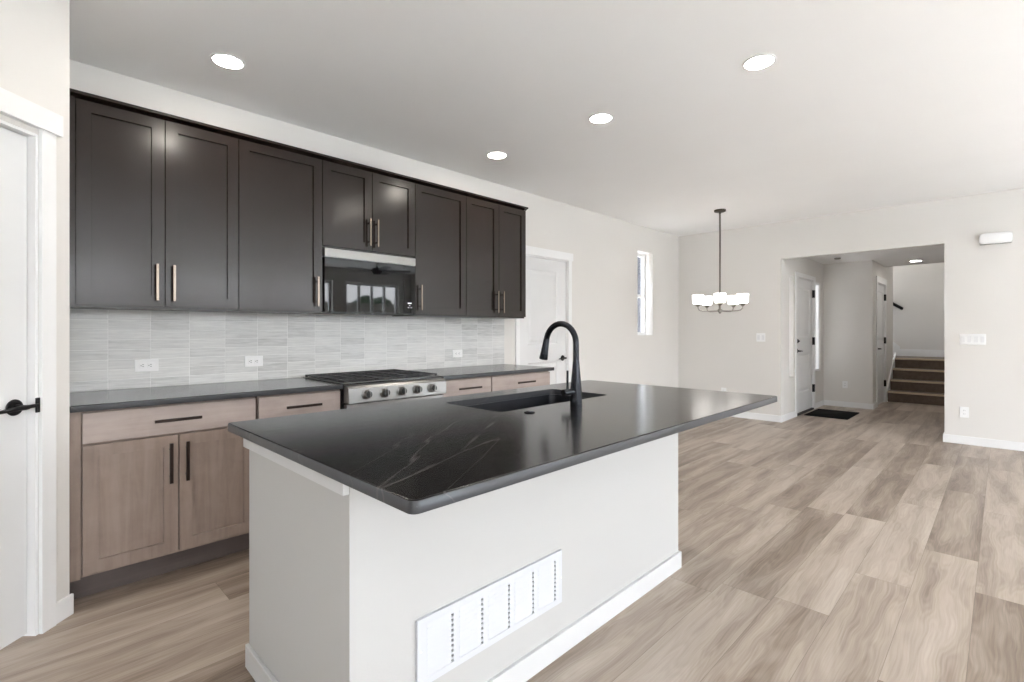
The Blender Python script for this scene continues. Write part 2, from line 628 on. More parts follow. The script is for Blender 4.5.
# entry hall and stair hall beyond the opening
HZ = 2.38
XE = 9.66
YD = 1.475
struct('ceiling_hall', MB().box(XB + TH, 10.85, 0.2, 2.28, HZ, HZ + 0.1), M['ceiling'])
wall_y('wall_entry', 2.155, 2.26, XB + TH, XE + 0.1, 0, HZ, [(7.77, 7.98, 0.59, 2.04), (8.1, 9.03, 0, 2.05), (9.13, 9.46, 0.59, 2.04)])
struct('wall_entry_end', MB().box(XE, XE + 0.1, YD + 0.1, 2.155, 0, HZ), M['wall'])
wall_y('wall_closet', YD, YD + 0.1, XE, 11.72, 0, HZ, [(10.02, 10.80, 0, 2.05)])
struct('wall_closet_upper', MB().box(10.85, 11.72, YD, YD + 0.1, HZ, 4.6), M['wall'])
struct('wall_hall', MB().box(XB + TH, 13.0, 0.2, 0.32, 0, 4.6), M['wall'])
XL = 12.8
struct('wall_stair', MB().box(XL, XL + 0.12, 0.2, 4.2, 0, 5.2), M['wall'])
struct('wall_stair_upper', MB().box(10.73, 10.85, 0.32, 2.3, HZ + 0.1, 4.6), M['wall'])
struct('ceiling_stair', MB().box(10.7, 12.95, 0.2, 4.2, 4.6, 4.7), M['ceiling'])
struct('wall_stair_side', MB().box(11.6, 11.72, YD + 0.1, 4.2, 0, 4.6), M['wall'])
wall_y('wall_stair_end', 4.08, 4.2, 11.6, 12.9, 0, 4.6, [(11.9, 12.7, 2.0, 4.4)])

# baseboards
BH, BT = 0.09, 0.013


def baseboard(name, mb):
    return struct(name, mb, M['trim'], None, 0.003)


baseboard('baseboard_far', MB().box(XB - BT, XB, OY1 - 0.003, YK, 0, BH).box(XB - BT, XB + TH, OY1 - 0.014, OY1 - 0.0005, 0, BH))
baseboard('baseboard_far_right', MB().box(XB - BT, XB, YS, OY0 + 0.003, 0, BH).box(XB - BT, XB + TH, OY0 + 0.0005, OY0 + 0.014, 0, BH))
baseboard('baseboard_dining', MB().box(4.70, XB - BT, YK - BT, YK, 0, BH))
baseboard('baseboard_entry', MB().box(XB + TH, 8.03, 2.155 - BT, 2.155, 0, BH).box(9.1, XE, 2.155 - BT, 2.155, 0, BH))
baseboard('baseboard_entry_end', MB().box(XE - BT, XE, YD - BT, 2.155 - BT, 0, BH).box(XE - BT, 9.95, YD - BT, YD, 0, BH))
baseboard('baseboard_pantry', MB(XFP).box(-0.008, 0.079, -BT, 0, 0, BH))
baseboard('baseboard_window', MB().box(XW, 5.5, YS, YS + BT, 0, BH).box(7.15, XB - BT, YS, YS + BT, 0, BH))
baseboard('baseboard_landing', MB().box(XL - 0.016, XL, 0.32, 2.0, 0.74, 0.88))

# backsplash
struct('trim_1', MB().box(0.183, 3.557, YK - 0.009, YK, 0.914, 1.372), M['tile'])

struct('trim_5', MB().box(0.1828, 0.1895, 3.60, YK - 0.0092, 0.9145, 1.3715), M['black_metal'])

# ------------------------------------------------------------------ windows


def window(name, axis, at, a, b, c, d, depth_dir, mull=None, rail=None, inset=0.08, fw=0.045):
    """framed window in a wall hole; axis 'y' = wall lying along x at y = at"""
    root = struct_root(name, ((a + b) / 2, at, c) if axis == 'y' else (at, (a + b) / 2, c))
    p0 = at + depth_dir * inset
    p1 = at + depth_dir * (inset + 0.05)

    def bx(mb, u0, u1, v0, v1, q0, q1):
        lo, hi = min(q0, q1), max(q0, q1)
        if axis == 'y':
            mb.box(u0, u1, lo, hi, v0, v1)
        else:
            mb.box(lo, hi, u0, u1, v0, v1)
    mb = MB()
    bx(mb, a, a + fw, c, d, p0, p1)
    bx(mb, b - fw, b, c, d, p0, p1)
    bx(mb, a + fw, b - fw, d - fw, d, p0, p1)
    bx(mb, a + fw, b - fw, c, c + fw, p0, p1)
    for q in (mull or []):
        bx(mb, q - fw / 2, q + fw / 2, c + fw, d - fw, p0, p1)
    for q in (rail or []):
        bx(mb, a + fw, b - fw, q - 0.02, q + 0.02, p0, p1)
    struct('window_frame', mb, M['trim'], root)
    mb = MB()
    pm = (p0 + p1) / 2
    bx(mb, a + fw, b - fw, c + fw, d - fw, pm - 0.003, pm + 0.003)
    struct('window_pane', mb, M['pane'], root)
    return root


window('window_1', 'y', YK, 6.18, 6.61, 1.19, 2.38, 1, rail=[1.76], inset=0.12, fw=0.045)
window('window_2', 'y', 2.155, 7.77, 7.98, 0.59, 2.04, 1, inset=0.10, fw=0.03)
window('window_11', 'y', 4.08, 11.9, 12.7, 2.0, 4.4, 1, inset=0.03, fw=0.05)  # unseen window added to bring more light into the stairwell
window('window_3', 'y', 2.155, 9.13, 9.46, 0.59, 2.04, 1, inset=0.015, fw=0.03)
for i, (a, b, c, d) in enumerate(SOUTH):
    window('window_%d' % (i + 4), 'y', YS, a, b, c, d, -1, mull=[(a + b) / 2] if i != 4 else [a + (b - a) * 0.26, (a + b) / 2, a + (b - a) * 0.74], fw=0.055)
for i, (a, b, c, d) in enumerate(WEST):
    window('window_%d' % (i + 9), 'x', XW, a, b, c, d, -1, mull=[(a + b) / 2], fw=0.055)

# ------------------------------------------------------------------ interior doors


def lever(root, at, out, along, door, mat='black_metal', length=0.11):
    """round rose, neck and lever; out = unit vector off the door, along = lever direction"""
    at, out, along = Vector(at), Vector(out), Vector(along)
    o = MB().lathe([(0.0, 0.0), (0.031, 0.0), (0.033, 0.004), (0.031, 0.009), (0.012, 0.012), (0.010, 0.05), (0.0, 0.05)], at, out, 28).build('door_lever', M[mat], door)
    p = at + out * 0.048
    path = [p - along * 0.014, p, p + along * 0.03, p + along * (length - 0.02) - Vector((0, 0, 0.004)), p + along * length - Vector((0, 0, 0.006)) - out * 0.006]
    MB().tube(path, [0.009, 0.0105, 0.009, 0.0075, 0.005], 12).build('lever_handle', M[mat], o)
    return o


def hinge(at, axis_xf, parent):
    at = Vector(at)
    MB().lathe([(0.0, 0.0), (0.007, 0.0), (0.007, 0.09), (0.0, 0.09)], at, (0, 0, 1), 12).build('door_hinge', M['black_metal'], parent)


# pantry door (in the angled wall)
d = struct_root('door_1', XFP @ Vector((0.5, 0.0, 0)))
slab = struct('door_slab', MB(XFP).panelled(0.158, 0.876, 0.012, 2.043, 0.032, 0.068, 0.115, [(0.23, 0.85), (1.07, 1.935)], 0.009, 0.012, True), M['door_paint'], d, smooth=8)
mb = MB(XFP).box(0.143, 0.155, -0.001, 0.119, 0, 2.058).box(0.879, 0.891, -0.001, 0.119, 0, 2.058).box(0.155, 0.879, -0.001, 0.119, 2.046, 2.058)
mb.box(0.155, 0.166, 0.069, 0.119, 0, 2.046)
struct('door_jamb', mb, M['trim'], d, 0.001)
mb = MB(XFP).box(0.079, 0.142, -0.017, -0.0005, 0, 2.082).box(0.892, 0.955, -0.017, -0.0005, 0, 2.082)
struct('door_casing', mb, M['trim'], d, 0.002)
struct('door_header', MB(XFP).box(0.054, 0.98, -0.024, -0.0005, 2.082, 2.171), M['trim'], d, 0.002)
lv = lever(d, XFP @ Vector((0.212, 0.032, 0.945)), N, U, slab)
mb = MB(XFP).box(0.149, 0.212, -0.012, 0.002, 0.938, 0.952).box(0.139, 0.156, -0.008, 0.0, 0.915, 0.976)
mb.build('strike_plate', M['black_metal'], d, 0.002)

# white door on the kitchen wall between cabinets and dining corner
d = struct_root('door_2', (4.19, YK, 0))
slab = struct('door_slab', MB().panelled(3.790, 4.596, 0.012, 2.06, YK + 0.02, YK + 0.055, 0.15, [(0.23, 0.9), (1.10, 1.93)], 0.009, 0.012, True), M['door_paint'], d, smooth=8)
mb = MB().box(3.776, 3.788, YK, YK + 0.13, 0, 2.074).box(4.598, 4.609, YK, YK + 0.13, 0, 2.074).box(3.788, 4.598, YK, YK + 0.13, 2.063, 2.074)
struct('door_jamb', mb, M['trim'], d)
mb = MB().box(3.723, 3.782, YK - 0.017, YK - 0.0005, 0, 2.075).box(4.606, 4.672, YK - 0.017, YK - 0.0005, 0, 2.075)
struct('door_casing', mb, M['trim'], d, 0.002)
struct('door_header', MB().box(3.71, 4.69, YK - 0.022, YK - 0.0005, 2.075, 2.165), M['trim'], d, 0.002)
lever(d, (4.535, YK + 0.02, 0.935), (0, -1, 0), (-1, 0, 0), slab)
for z in (0.3, 1.17, 1.85):
    hinge((3.790, YK + 0.012, z), None, d)

# front door in the entry, handle on the left, hinges on the right
Y3 = 2.155
d = struct_root('door_3', (8.56, Y3, 0))
slab = struct('door_slab', MB().panelled(8.112, 9.018, 0.03, 2.038, Y3 + 0.01, Y3 + 0.05, 0.15, [(0.32, 0.9), (1.15, 1.9)], 0.01, 0.014, True), M['door_paint'], d, smooth=8)
struct('door_threshold', MB().box(8.101, 9.029, Y3 - 0.01, Y3 + 0.1, 0.0, 0.024), M['slot'], d)
mb = MB().box(8.101, 8.110, Y3, Y3 + 0.11, 0.024, 2.049).box(9.020, 9.029, Y3, Y3 + 0.11, 0.024, 2.049).box(8.110, 9.020, Y3, Y3 + 0.11, 2.040, 2.049)
struct('door_jamb', mb, M['trim'], d)
mb = MB().box(8.04, 8.1, Y3 - 0.016, Y3 - 0.0005, 0, 2.05).box(9.03, 9.09, Y3 - 0.016, Y3 - 0.0005, 0, 2.05)
struct('door_casing', mb, M['trim'], d, 0.002)
struct('door_header', MB().box(8.03, 9.1, Y3 - 0.018, Y3 - 0.0005, 2.05, 2.115), M['trim'], d, 0.002)
lever(d, (8.185, Y3 + 0.01, 0.955), (0, -1, 0), (1, 0, 0), slab, length=0.12)
MB().lathe([(0, 0), (0.03, 0), (0.032, 0.006), (0.026, 0.018), (0.012, 0.02), (0.012, 0.034), (0, 0.034)], (8.185, Y3 + 0.01, 1.10), (0, -1, 0), 24).build('deadbolt', M['black_metal'], slab)
for z in (0.28, 1.03, 1.78):
    MB().box(8.995, 9.04, Y3 - 0.024, Y3 + 0.008, z, z + 0.12).build('door_hinge', M['black_metal'], d, 0.002)

# closet door beside the stairs
d = struct_root('door_4', (10.41, YD, 0))
slab = struct('door_slab', MB().panelled(10.033, 10.787, 0.012, 2.036, YD + 0.01, YD + 0.045, 0.12, [(0.25, 0.86), (1.08, 1.92)], 0.009, 0.012, True), M['door_paint'], d, smooth=8)
mb = MB().box(10.021, 10.031, YD, YD + 0.1, 0, 2.049).box(10.789, 10.799, YD, YD + 0.1, 0, 2.049).box(10.031, 10.789, YD, YD + 0.1, 2.039, 2.049)
struct('door_jamb', mb, M['trim'], d)
mb = MB().box(9.955, 10.02, YD - 0.016, YD - 0.0005, 0, 2.05).box(10.8, 10.865, YD - 0.016, YD - 0.0005, 0, 2.05)
struct('door_casing', mb, M['trim'], d, 0.002)
struct('door_header', MB().box(9.93, 10.89, YD - 0.02, YD - 0.0005, 2.05, 2.155), M['trim'], d, 0.002)
lever(d, (10.10, YD + 0.01, 0.955), (0, -1, 0), (1, 0, 0), slab, length=0.12)
for z in (0.28, 1.03, 1.78):
    MB().box(10.765, 10.81, YD - 0.022, YD + 0.008, z, z + 0.11).build('door_hinge', M['black_metal'], d, 0.002)

# ------------------------------------------------------------------ stairs
st = thing('staircase', 'dark wood stairs rising to a landing seen through the wide opening', 'stairs', (11.4, 0.9, 0))
RZ, TR = 0.185, 0.285
X0 = 10.95
SY0, SY1 = 0.325, YD - 0.022
for i in range(4):
    xa = X0 + TR * i
    xe = xa + TR if i < 3 else XL - 0.002
    z = RZ * (i + 1)
    MB().box(xa, xe if i == 3 else xa + TR, SY0, SY1 if i < 3 else YD - 0.002, RZ * i if i else 0.0, z - 0.03).build('stair_riser', M['stair'], st)
    MB().box(xa - 0.025, xa + 0.055, SY0, SY1, z - 0.03, z).build('stair_nosing', M['nosing'], st, 0.008)
    MB().box(xa + 0.055, xe, SY0, SY1, z - 0.03, z).build('stair_tread', M['stair'], st)
MB().box(11.83, XL - 0.02, YD - 0.02, 3.9, 0.70, 0.74).build('landing', M['stair'], st)
for i in range(5):
    ya = 1.68 + TR * i
    MB().box(11.73, XL - 0.02, ya, ya + TR, 0.74, 0.74 + RZ * (i + 1)).build('upper_step', M['stair'], st)
# skirt board on the left of the lower flight
poly = [(10.88, 0.0), (11.02, 0.0), (11.90, 0.60), (11.90, 0.84), (10.88, 0.16)]
MB().prism(poly, YD - 0.019, YD - 0.003, 'xz').build('skirt_board', M['trim'], st)
poly = [(1.50, 0.742), (3.0, 0.742), (3.0, 2.0), (1.66, 1.08), (1.50, 0.93)]
MB().prism(poly, XL - 0.019, XL - 0.003, 'yz').build('skirt_board', M['trim'], st)
hr = thing('handrail', 'short dark handrail end on the pale stair landing wall', 'handrail', (XL - 0.06, 1.55, 1.75))
MB().tube([(XL - 0.06, 1.44, 1.70), (XL - 0.06, 1.455, 1.705), (XL - 0.06, 2.9, 2.72)], [0.02, 0.03, 0.03], 12).build('rail', M['black_metal'], hr)
MB().tube([(XL - 0.06, 1.62, 1.79), (XL - 0.045, 1.62, 1.77), (XL - 0.002, 1.62, 1.77)], 0.009, 10).build('rail_bracket', M['black_metal'], hr)

# ------------------------------------------------------------------ cabinets


def pull(mb_a, mb_b, out, parent, name, width=0.0062, mat='pull'):
    """bar pull between two points with two posts; out is the offset vector to the door face"""
    a, b, out = Vector(mb_a), Vector(mb_b), Vector(out)
    mb = MB()
    t = (b - a).normalized()
    side = t.cross(out.normalized())
    o2 = out.normalized()

    def bar(p, q, w1, w2, ax1, ax2):
        L = [[e + ax1 * w1 * s1 + ax2 * w2 * s2 for s1, s2 in ((1, 1), (-1, 1), (-1, -1), (1, -1))] for e in (p, q)]
        mb.loops(L)
    bar(a, b, width, 0.005, side, o2)
    L = (b - a).length
    for f in (0.16, 0.84):
        p = a + t * L * f
        bar(p, p + out, 0.0045, 0.0045, side, t)
    return mb.build(name, M[mat], parent, 0.0012)


def shaker(x0, x1, z0, z1, yf, mat, parent, name='door', stile=0.058):
    g = 0.0024
    return MB().panelled(x0 + g, x1 - g, z0 + g, z1 - g, yf, yf + 0.019, stile, [(z0 + stile, z1 - stile)], 0.011, 0.0015).build(name, M[mat], parent, 0.0, smooth=8)


YU = 3.30      # front of upper doors
UB, UT = 1.372, 2.425
DB, DT = 1.383, 2.42
UY1 = YK - 0.0015


def upper(label, x0, x1, seams, handles, z0=UB, filler=None):
    c = thing('wall_cabinet', label, 'cabinet', ((x0 + x1) / 2, YK - 0.17, z0))
    xl = filler if filler is not None else x0
    mb = MB().box(xl + 0.0008, x1 - 0.0008, YU + 0.022, UY1, z0, UT)
    mb.build('cabinet_box', M['upper'], c, 0.001)
    if filler is not None:
        MB().box(filler + 0.0008, x0 - 0.003, YU + 0.004, YU + 0.022, z0, UT).build('filler_strip', M['upper'], c)
    xs = [x0] + seams + [x1]
    zb = z0 + (DB - UB)
    for i in range(len(xs) - 1):
        dr = shaker(xs[i], xs[i + 1], zb, DT, YU, 'upper', c)
        hx = handles[i]
        hz = (zb + 0.033, zb + 0.233)
        pull((hx, YU - 0.03, hz[0]), (hx, YU - 0.03, hz[1]), (0, 0.0305, 0), dr, 'door_handle')
    return c


upper('two-door espresso wall cabinet, the tall one nearest the white pantry door', 0.228, 0.975, [0.602], [0.562, 0.640], filler=0.185)
upper('single-door espresso wall cabinet directly left of the black microwave', 0.975, 1.497, [], [1.455])
upper('short two-door espresso wall cabinet directly above the black microwave', 1.497, 2.248, [1.8725], [1.842, 1.904], z0=1.826)
upper('single-door espresso wall cabinet directly right of the black microwave', 2.248, 2.773, [], [2.290])
upper('two-door espresso wall cabinet at the end nearest the dining area door', 2.773, 3.527, [3.165], [3.130, 3.200])
mb = MB().prism([(YK - 0.002, UT + 0.001), (YU + 0.012, UT + 0.001), (YU + 0.004, 2.434), (YU - 0.016, 2.438), (YU - 0.016, 2.453), (YK - 0.002, 2.453)], 0.184, 3.545, 'yz')
tag(mb.build('cabinet_crown', M['upper']), 'thin espresso crown strip running along the top of all wall cabinets', 'crown molding')

# base cabinets
YB = 2.99      # front of doors
BY1 = YK - 0.012
CT = 0.914


def base(label, x0, x1, drawers, doors, filler=None, end=None):
    c = thing('base_cabinet', label, 'cabinet', ((x0 + x1) / 2, 3.3, 0))
    xl = filler if filler is not None else x0
    MB().box(xl + 0.0008, x1 - 0.0008, YB + 0.022, BY1, 0.115, CT - 0.031).build('cabinet_box', M['taupe_v'], c)
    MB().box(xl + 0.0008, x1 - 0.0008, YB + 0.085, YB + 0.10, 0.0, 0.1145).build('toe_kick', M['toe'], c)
    if filler is not None:
        MB().box(filler + 0.0008, x0 - 0.004, YB + 0.002, YB + 0.0215, 0.115, CT - 0.031).build('filler_strip', M['taupe_v'], c)
    for (a, b, hx0, hx1) in drawers:
        d_ = MB().box(a + 0.002, b - 0.002, YB, YB + 0.019, 0.732, 0.872).build('drawer', M['taupe_h'], c, 0.002)
        pull((hx0, YB - 0.03, 0.803), (hx1, YB - 0.03, 0.803), (0, 0.0305, 0), d_, 'drawer_handle', 0.0075, 'shaded_pull')
    for (a, b, hx) in doors:
        d_ = shaker(a, b, 0.128, 0.724, YB, 'taupe_v', c)
        pull((hx, YB - 0.03, 0.486), (hx, YB - 0.03, 0.686), (0, 0.0305, 0), d_, 'door_handle', 0.0075, 'shaded_pull')
    return c


base('taupe base cabinet with one wide drawer and two doors beside the pantry door', 0.228, 0.972, [(0.228, 0.972, 0.498, 0.70)], [(0.228, 0.602, 0.567), (0.604, 0.972, 0.637)], filler=0.185)
base('taupe base cabinet directly left of the steel range, one drawer showing', 0.984, 1.478, [(0.984, 1.474, 1.13, 1.34)], [(0.984, 1.474, 1.43)])
base('narrower taupe base cabinet directly right of the steel range', 2.262, 2.782, [(2.262, 2.780, 2.42, 2.65)], [(2.262, 2.780, 2.32)])
base('taupe base cabinet at the open end of the counter by the dining door', 2.786, 3.527, [(2.788, 3.525, 3.07, 3.29)], [(2.788, 3.155, 3.12), (3.157, 3.525, 3.20)])


def slab(name, x0, x1, y0, y1, z0, z1, label, cat, r=0.004, e=0.005, hole=None, hole_r=0.03, n=6):
    """stone slab with eased edges and an optional rounded cut-out"""
    prof = [(e - e * math.sin(R(15 * i)), z1 - e + e * math.cos(R(15 * i))) for i in range(7)]
    g = 0.004
    prof += [(0, z0 + g), (g * 0.3, z0 + g * 0.3), (g, z0)]
    bm = bmesh.new()
    rings = []
    for q, z in prof:
        P = rrect(x0 + q, x1 - q, y0 + q, y1 - q, max(r - q, 0.001), n)
        rings.append([bm.verts.new((p[0], p[1], z)) for p in P])
    m = len(rings[0])
    for i in range(len(rings) - 1):
        for j in range(m):
            bm.faces.new((rings[i][j], rings[i][(j + 1) % m], rings[i + 1][(j + 1) % m], rings[i + 1][j]))
    hr_ = []
    if hole:
        for z in (z1, z0):
            hr_.append([bm.verts.new((p[0], p[1], z)) for p in rrect(*hole, hole_r, n)])
        m = len(hr_[0])
        for j in range(m):
            bm.faces.new((hr_[0][j], hr_[1][j], hr_[1][(j + 1) % m], hr_[0][(j + 1) % m]))
    bm.edges.ensure_lookup_table()
    for k, ring in ((0, rings[0]), (1, rings[-1])):
        if not hole:
            bm.faces.new(ring)
            continue
        ed = []
        for L in (ring, hr_[k]):
            for j in range(len(L)):
                e_ = bm.edges.get((L[j], L[(j + 1) % len(L)])) or bm.edges.new((L[j], L[(j + 1) % len(L)]))
                ed.append(e_)
        bmesh.ops.triangle_fill(bm, use_beauty=True, use_dissolve=False, edges=ed)
    bmesh.ops.recalc_face_normals(bm, faces=bm.faces)
    c = Vector(((x0 + x1) / 2, (y0 + y1) / 2, z0))
    bmesh.ops.translate(bm, vec=-c, verts=bm.verts)
    me = bpy.data.meshes.new(name)
    bm.to_mesh(me)
    bm.free()
    me.set_sharp_from_angle(angle=R(38))
    for p in me.polygons:
        p.use_smooth = abs(p.normal.z) < 0.99
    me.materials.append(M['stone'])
    o = bpy.data.objects.new(name, me)
    COL.objects.link(o)
    o.location = c
    return tag(o, label, cat)


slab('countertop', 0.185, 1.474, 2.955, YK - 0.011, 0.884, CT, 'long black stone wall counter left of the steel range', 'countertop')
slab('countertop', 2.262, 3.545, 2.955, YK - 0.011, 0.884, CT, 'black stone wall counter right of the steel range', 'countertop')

# ------------------------------------------------------------------ microwave
mw = thing('microwave', 'built-in black glass microwave with a steel top strip under the short cabinet', 'microwave', (1.872, 3.45, 1.378))
X0m, X1m = 1.504, 2.242
MB().box(X0m, X1m, 3.325, UY1, 1.378, 1.822).build('microwave_body', M['enamel'], mw, 0.002)
dm = MB().box(X0m + 0.002, X1m - 0.105, 3.29, 3.3245, 1.386, 1.758).build('microwave_door', M['black_glass'], mw, 0.002)
cp = MB().box(X1m - 0.103, X1m - 0.001, 3.29, 3.3245, 1.386, 1.758).build('control_panel', M['black_glass'], mw, 0.002)
MB().box(X0m + 0.002, X1m - 0.001, 3.285, 3.3245, 1.760, 1.820).build('top_strip', M['steel'], mw, 0.003)
mb = MB()
mb.box(X1m - 0.07, X1m - 0.035, 3.2885, 3.2902, 1.462, 1.470)
for ix in (-0.068, -0.042):
    mb.box(X1m + ix, X1m + ix + 0.008, 3.2885, 3.2902, 1.43, 1.434)
mb.box(X1m - 0.056, X1m - 0.049, 3.2885, 3.2902, 1.446, 1.451)
mb.build('display', M['icon'], cp)
mb = MB()
for k in range(16):
    xx = X0m + 0.05 + k * 0.04
    mb.box(xx, xx + 0.025, 3.36, 3.40, 1.3745, 1.3782)
mb.build('bottom_vent', M['slot'], mw)

# ------------------------------------------------------------------ range
rg = thing('range', 'stainless gas range with five front knobs between the taupe base cabinets', 'range', (1.87, 3.25, 0))
RX0, RX1 = 1.486, 2.252
RYF = 2.955
MB().box(RX0, RX1, RYF + 0.02, 3.60, 0.09, 0.885).build('range_body', M['enamel'], rg, 0.003)
MB().box(RX0 + 0.03, RX1 - 0.03, RYF + 0.1, 3.58, 0.0, 0.0895).build('range_base', M['slot'], rg)
MB().prism([(RYF + 0.02, 0.905), (RYF - 0.028, 0.899), (RYF - 0.045, 0.885), (RYF - 0.052, 0.792), (RYF + 0.02, 0.792)], RX0, RX1, 'yz').build('control_panel', M['steel'], rg, 0.003)
ct_ = MB().box(RX0 - 0.006, RX1 + 0.004, RYF + 0.0205, 3.618, 0.9145, 0.917).build('cooktop', M['steel'], rg, 0.002)
MB().box(RX0, RX1, RYF + 0.0205, 3.60, 0.8855, 0.914).build('cooktop_side', M['enamel'], rg)
MB().box(RX0 + 0.02, RX1 - 0.02, RYF + 0.05, 3.58, 0.9172, 0.9185).build('burner_tray', M['enamel'], rg)
od = MB().box(RX0 + 0.003, RX1 - 0.003, RYF - 0.022, RYF + 0.0195, 0.20, 0.782).build('oven_door', M['steel'], rg, 0.004)
MB().box(RX0 + 0.09, RX1 - 0.09, RYF - 0.0245, RYF - 0.0222, 0.30, 0.66).build('oven_window', M['black_glass'], od)
mb = MB().tube([(RX0 + 0.045, RYF - 0.078, 0.748), (RX1 - 0.045, RYF - 0.078, 0.748)], 0.013, 16)
for xx in (RX0 + 0.075, RX1 - 0.075):
    mb.tube([(xx, RYF - 0.078, 0.748), (xx, RYF - 0.020, 0.748)], 0.009, 12)
mb.build('oven_handle', M['chrome'], od)
MB().box(RX0 + 0.003, RX1 - 0.003, RYF - 0.018, RYF + 0.0195, 0.095, 0.195).build('storage_drawer', M['steel'], rg, 0.003)
ax = Vector((0, -1, 0.07)).normalized()
for kx in (1.608, 1.738, 1.868, 1.993, 2.118):
    c = Vector((kx, RYF - 0.048, 0.843))
    kb = MB().lathe([(0, 0), (0.033, 0), (0.033, 0.006), (0.0275, 0.008), (0.026, 0.03), (0.023, 0.036), (0, 0.036)], c, ax, 28).build('knob', M['steel'], rg)
    o = c + ax * 0.036
    MB().lathe([(0, 0), (0.0215, 0), (0.021, 0.002), (0, 0.002)], o, ax, 24).build('knob_face', M['iron'], kb)
    MB().box(o.x - 0.003, o.x + 0.003, o.y - 0.012, o.y - 0.0, o.z - 0.019, o.z + 0.019).build('knob_grip', M['steel'], kb, 0.001)
for i in range(3):
    ga, gb = RX0 + 0.012 + 0.2475 * i, RX0 + 0.012 + 0.2475 * i + 0.243
    mb = MB()
    ya, yb, za, zb = RYF + 0.045, 3.585, 0.926, 0.935
    for yy in (ya, yb - 0.012):
        mb.box(ga, gb, yy, yy + 0.012, za, zb)
    for xx in (ga, gb - 0.012):
        mb.box(xx, xx + 0.012, ya + 0.012, yb - 0.012, za, zb)
    xm = (ga + gb) / 2
    mb.box(xm - 0.006, xm + 0.006, ya + 0.012, yb - 0.012, za, zb)
    for f in (0.14, 0.27, 0.40, 0.53, 0.66, 0.79, 0.9):
        yy = ya + (yb - ya) * f
        mb.box(ga + 0.012, xm - 0.006, yy - 0.005, yy + 0.005, za, zb).box(xm + 0.006, gb - 0.012, yy - 0.005, yy + 0.005, za, zb)
    for xx in (ga, gb - 0.012):
        for yy in (ya, yb - 0.012):
            mb.box(xx, xx + 0.012, yy, yy + 0.012, 0.9187, za)
    mb.build('grate', M['iron'], rg)
for bx_, by_, br in ((1.61, 3.15, 0.045), (1.61, 3.44, 0.038), (1.868, 3.30, 0.055), (2.12, 3.15, 0.04), (2.12, 3.44, 0.04)):
    MB().lathe([(0, 0.9187), (br, 0.9187), (br, 0.922), (br * 0.8, 0.923), (br * 0.78, 0.925), (0, 0.9255)], (bx_, by_, 0), (0, 0, 1), 24).build('burner', M['iron'], rg)

# ------------------------------------------------------------------ island
IX0, IX1, IY0, IY1 = 0.626, 2.482, 1.22, 1.998
il = thing('kitchen_island', 'white drywall kitchen island with low baseboard in the middle of the kitchen', 'kitchen island', (1.55, 1.6, 0))
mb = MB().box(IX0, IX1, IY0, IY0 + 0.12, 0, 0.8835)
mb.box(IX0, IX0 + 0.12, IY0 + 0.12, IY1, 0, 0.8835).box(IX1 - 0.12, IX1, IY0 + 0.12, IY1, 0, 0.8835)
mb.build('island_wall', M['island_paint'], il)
mb = MB().box(IX0 - BT, IX1 + BT, IY0 - BT, IY0 - 0.0002, 0, 0.085)
mb.box(IX0 - BT, IX0 - 0.0002, IY0 - 0.0002, IY1 + 0.006, 0, 0.085).box(IX1 + 0.0002, IX1 + BT, IY0 - 0.0002, IY1 + 0.006, 0, 0.085)
mb.build('island_baseboard', M['island_trim'], il, 0.003)
mb = MB().box(IX0 - 0.018, IX0 - 0.0002, IY0 + 0.002, IY1 + 0.01, 0.82, 0.8835)
mb.build('counter_trim', M['island_trim'], il, 0.001)
MB().box(IX0 + 0.1202, IX1 - 0.1202, IY1 - 0.03, IY1 - 0.01, 0.1, 0.8835).build('cabinet_front', M['taupe_v'], il)
HOLE = (1.425, 2.215, 1.474, 1.862)
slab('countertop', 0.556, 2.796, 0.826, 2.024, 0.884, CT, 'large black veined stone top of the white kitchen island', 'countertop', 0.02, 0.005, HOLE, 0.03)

# sink
sk = thing('sink', 'black undermount sink sunk into the island top under the faucet', 'sink', (1.805, 1.672, 0.68))
x0, x1, y0, y1 = HOLE
prof = [(-0.025, 0.8832), (0.0, 0.8832), (0.004, 0.80), (0.010, 0.70), (0.026, 0.682), (0.060, 0.676)]
L = [[(p[0], p[1], z) for p in rrect(x0 + q, x1 - q, y0 + q, y1 - q, max(0.03, 0.045 - abs(q) * 0.2), 6)] for q, z in prof]
L2 = [[(p[0], p[1], z) for p in rrect(x0 + q, x1 - q, y0 + q, y1 - q, 0.045, 6)] for q, z in [(0.05, 0.666), (0.0, 0.672), (-0.012, 0.70), (-0.012, 0.870), (-0.025, 0.873)]]
mb = MB()
mb.loops(L2 + L + [], True, True)
mb.build('basin', M['composite'], sk)
MB().lathe([(0, 0.6762), (0.045, 0.6762), (0.043, 0.679), (0.03, 0.6785), (0, 0.678)], (1.805, 1.70, 0), (0, 0, 1), 28).build('drain', M['nickel'], sk)

# faucet
fb = Vector((1.818, 1.387, CT))
fc = thing('faucet', 'tall black gooseneck faucet standing at the edge of the island sink', 'faucet', tuple(fb))
prof = [(0, 0.0004), (0.027, 0.0004), (0.0275, 0.004), (0.0265, 0.03), (0.0262, 0.07), (0.0235, 0.10), (0.0175, 0.165), (0.0145, 0.20), (0, 0.20)]
MB().lathe(prof, fb, (0, 0, 1), 28).build('faucet_body', M['faucet'], fc)
AR = 0.092
sd = Vector((0.03, 1, 0)).normalized()
path = [fb + Vector((0, 0, 0.201)), fb + Vector((0, 0, 0.25)), fb + Vector((0, 0, 0.272))]
for i in range(1, 16):
    a = PI * i / 16 * 0.985
    path.append(fb + Vector((0, 0, 0.278)) + sd * (AR - AR * math.cos(a)) + Vector((0, 0, AR * math.sin(a))))
nk = MB().tube(path, 0.0138, 18).build('faucet_neck', M['faucet'], fc)
e1 = path[-1]
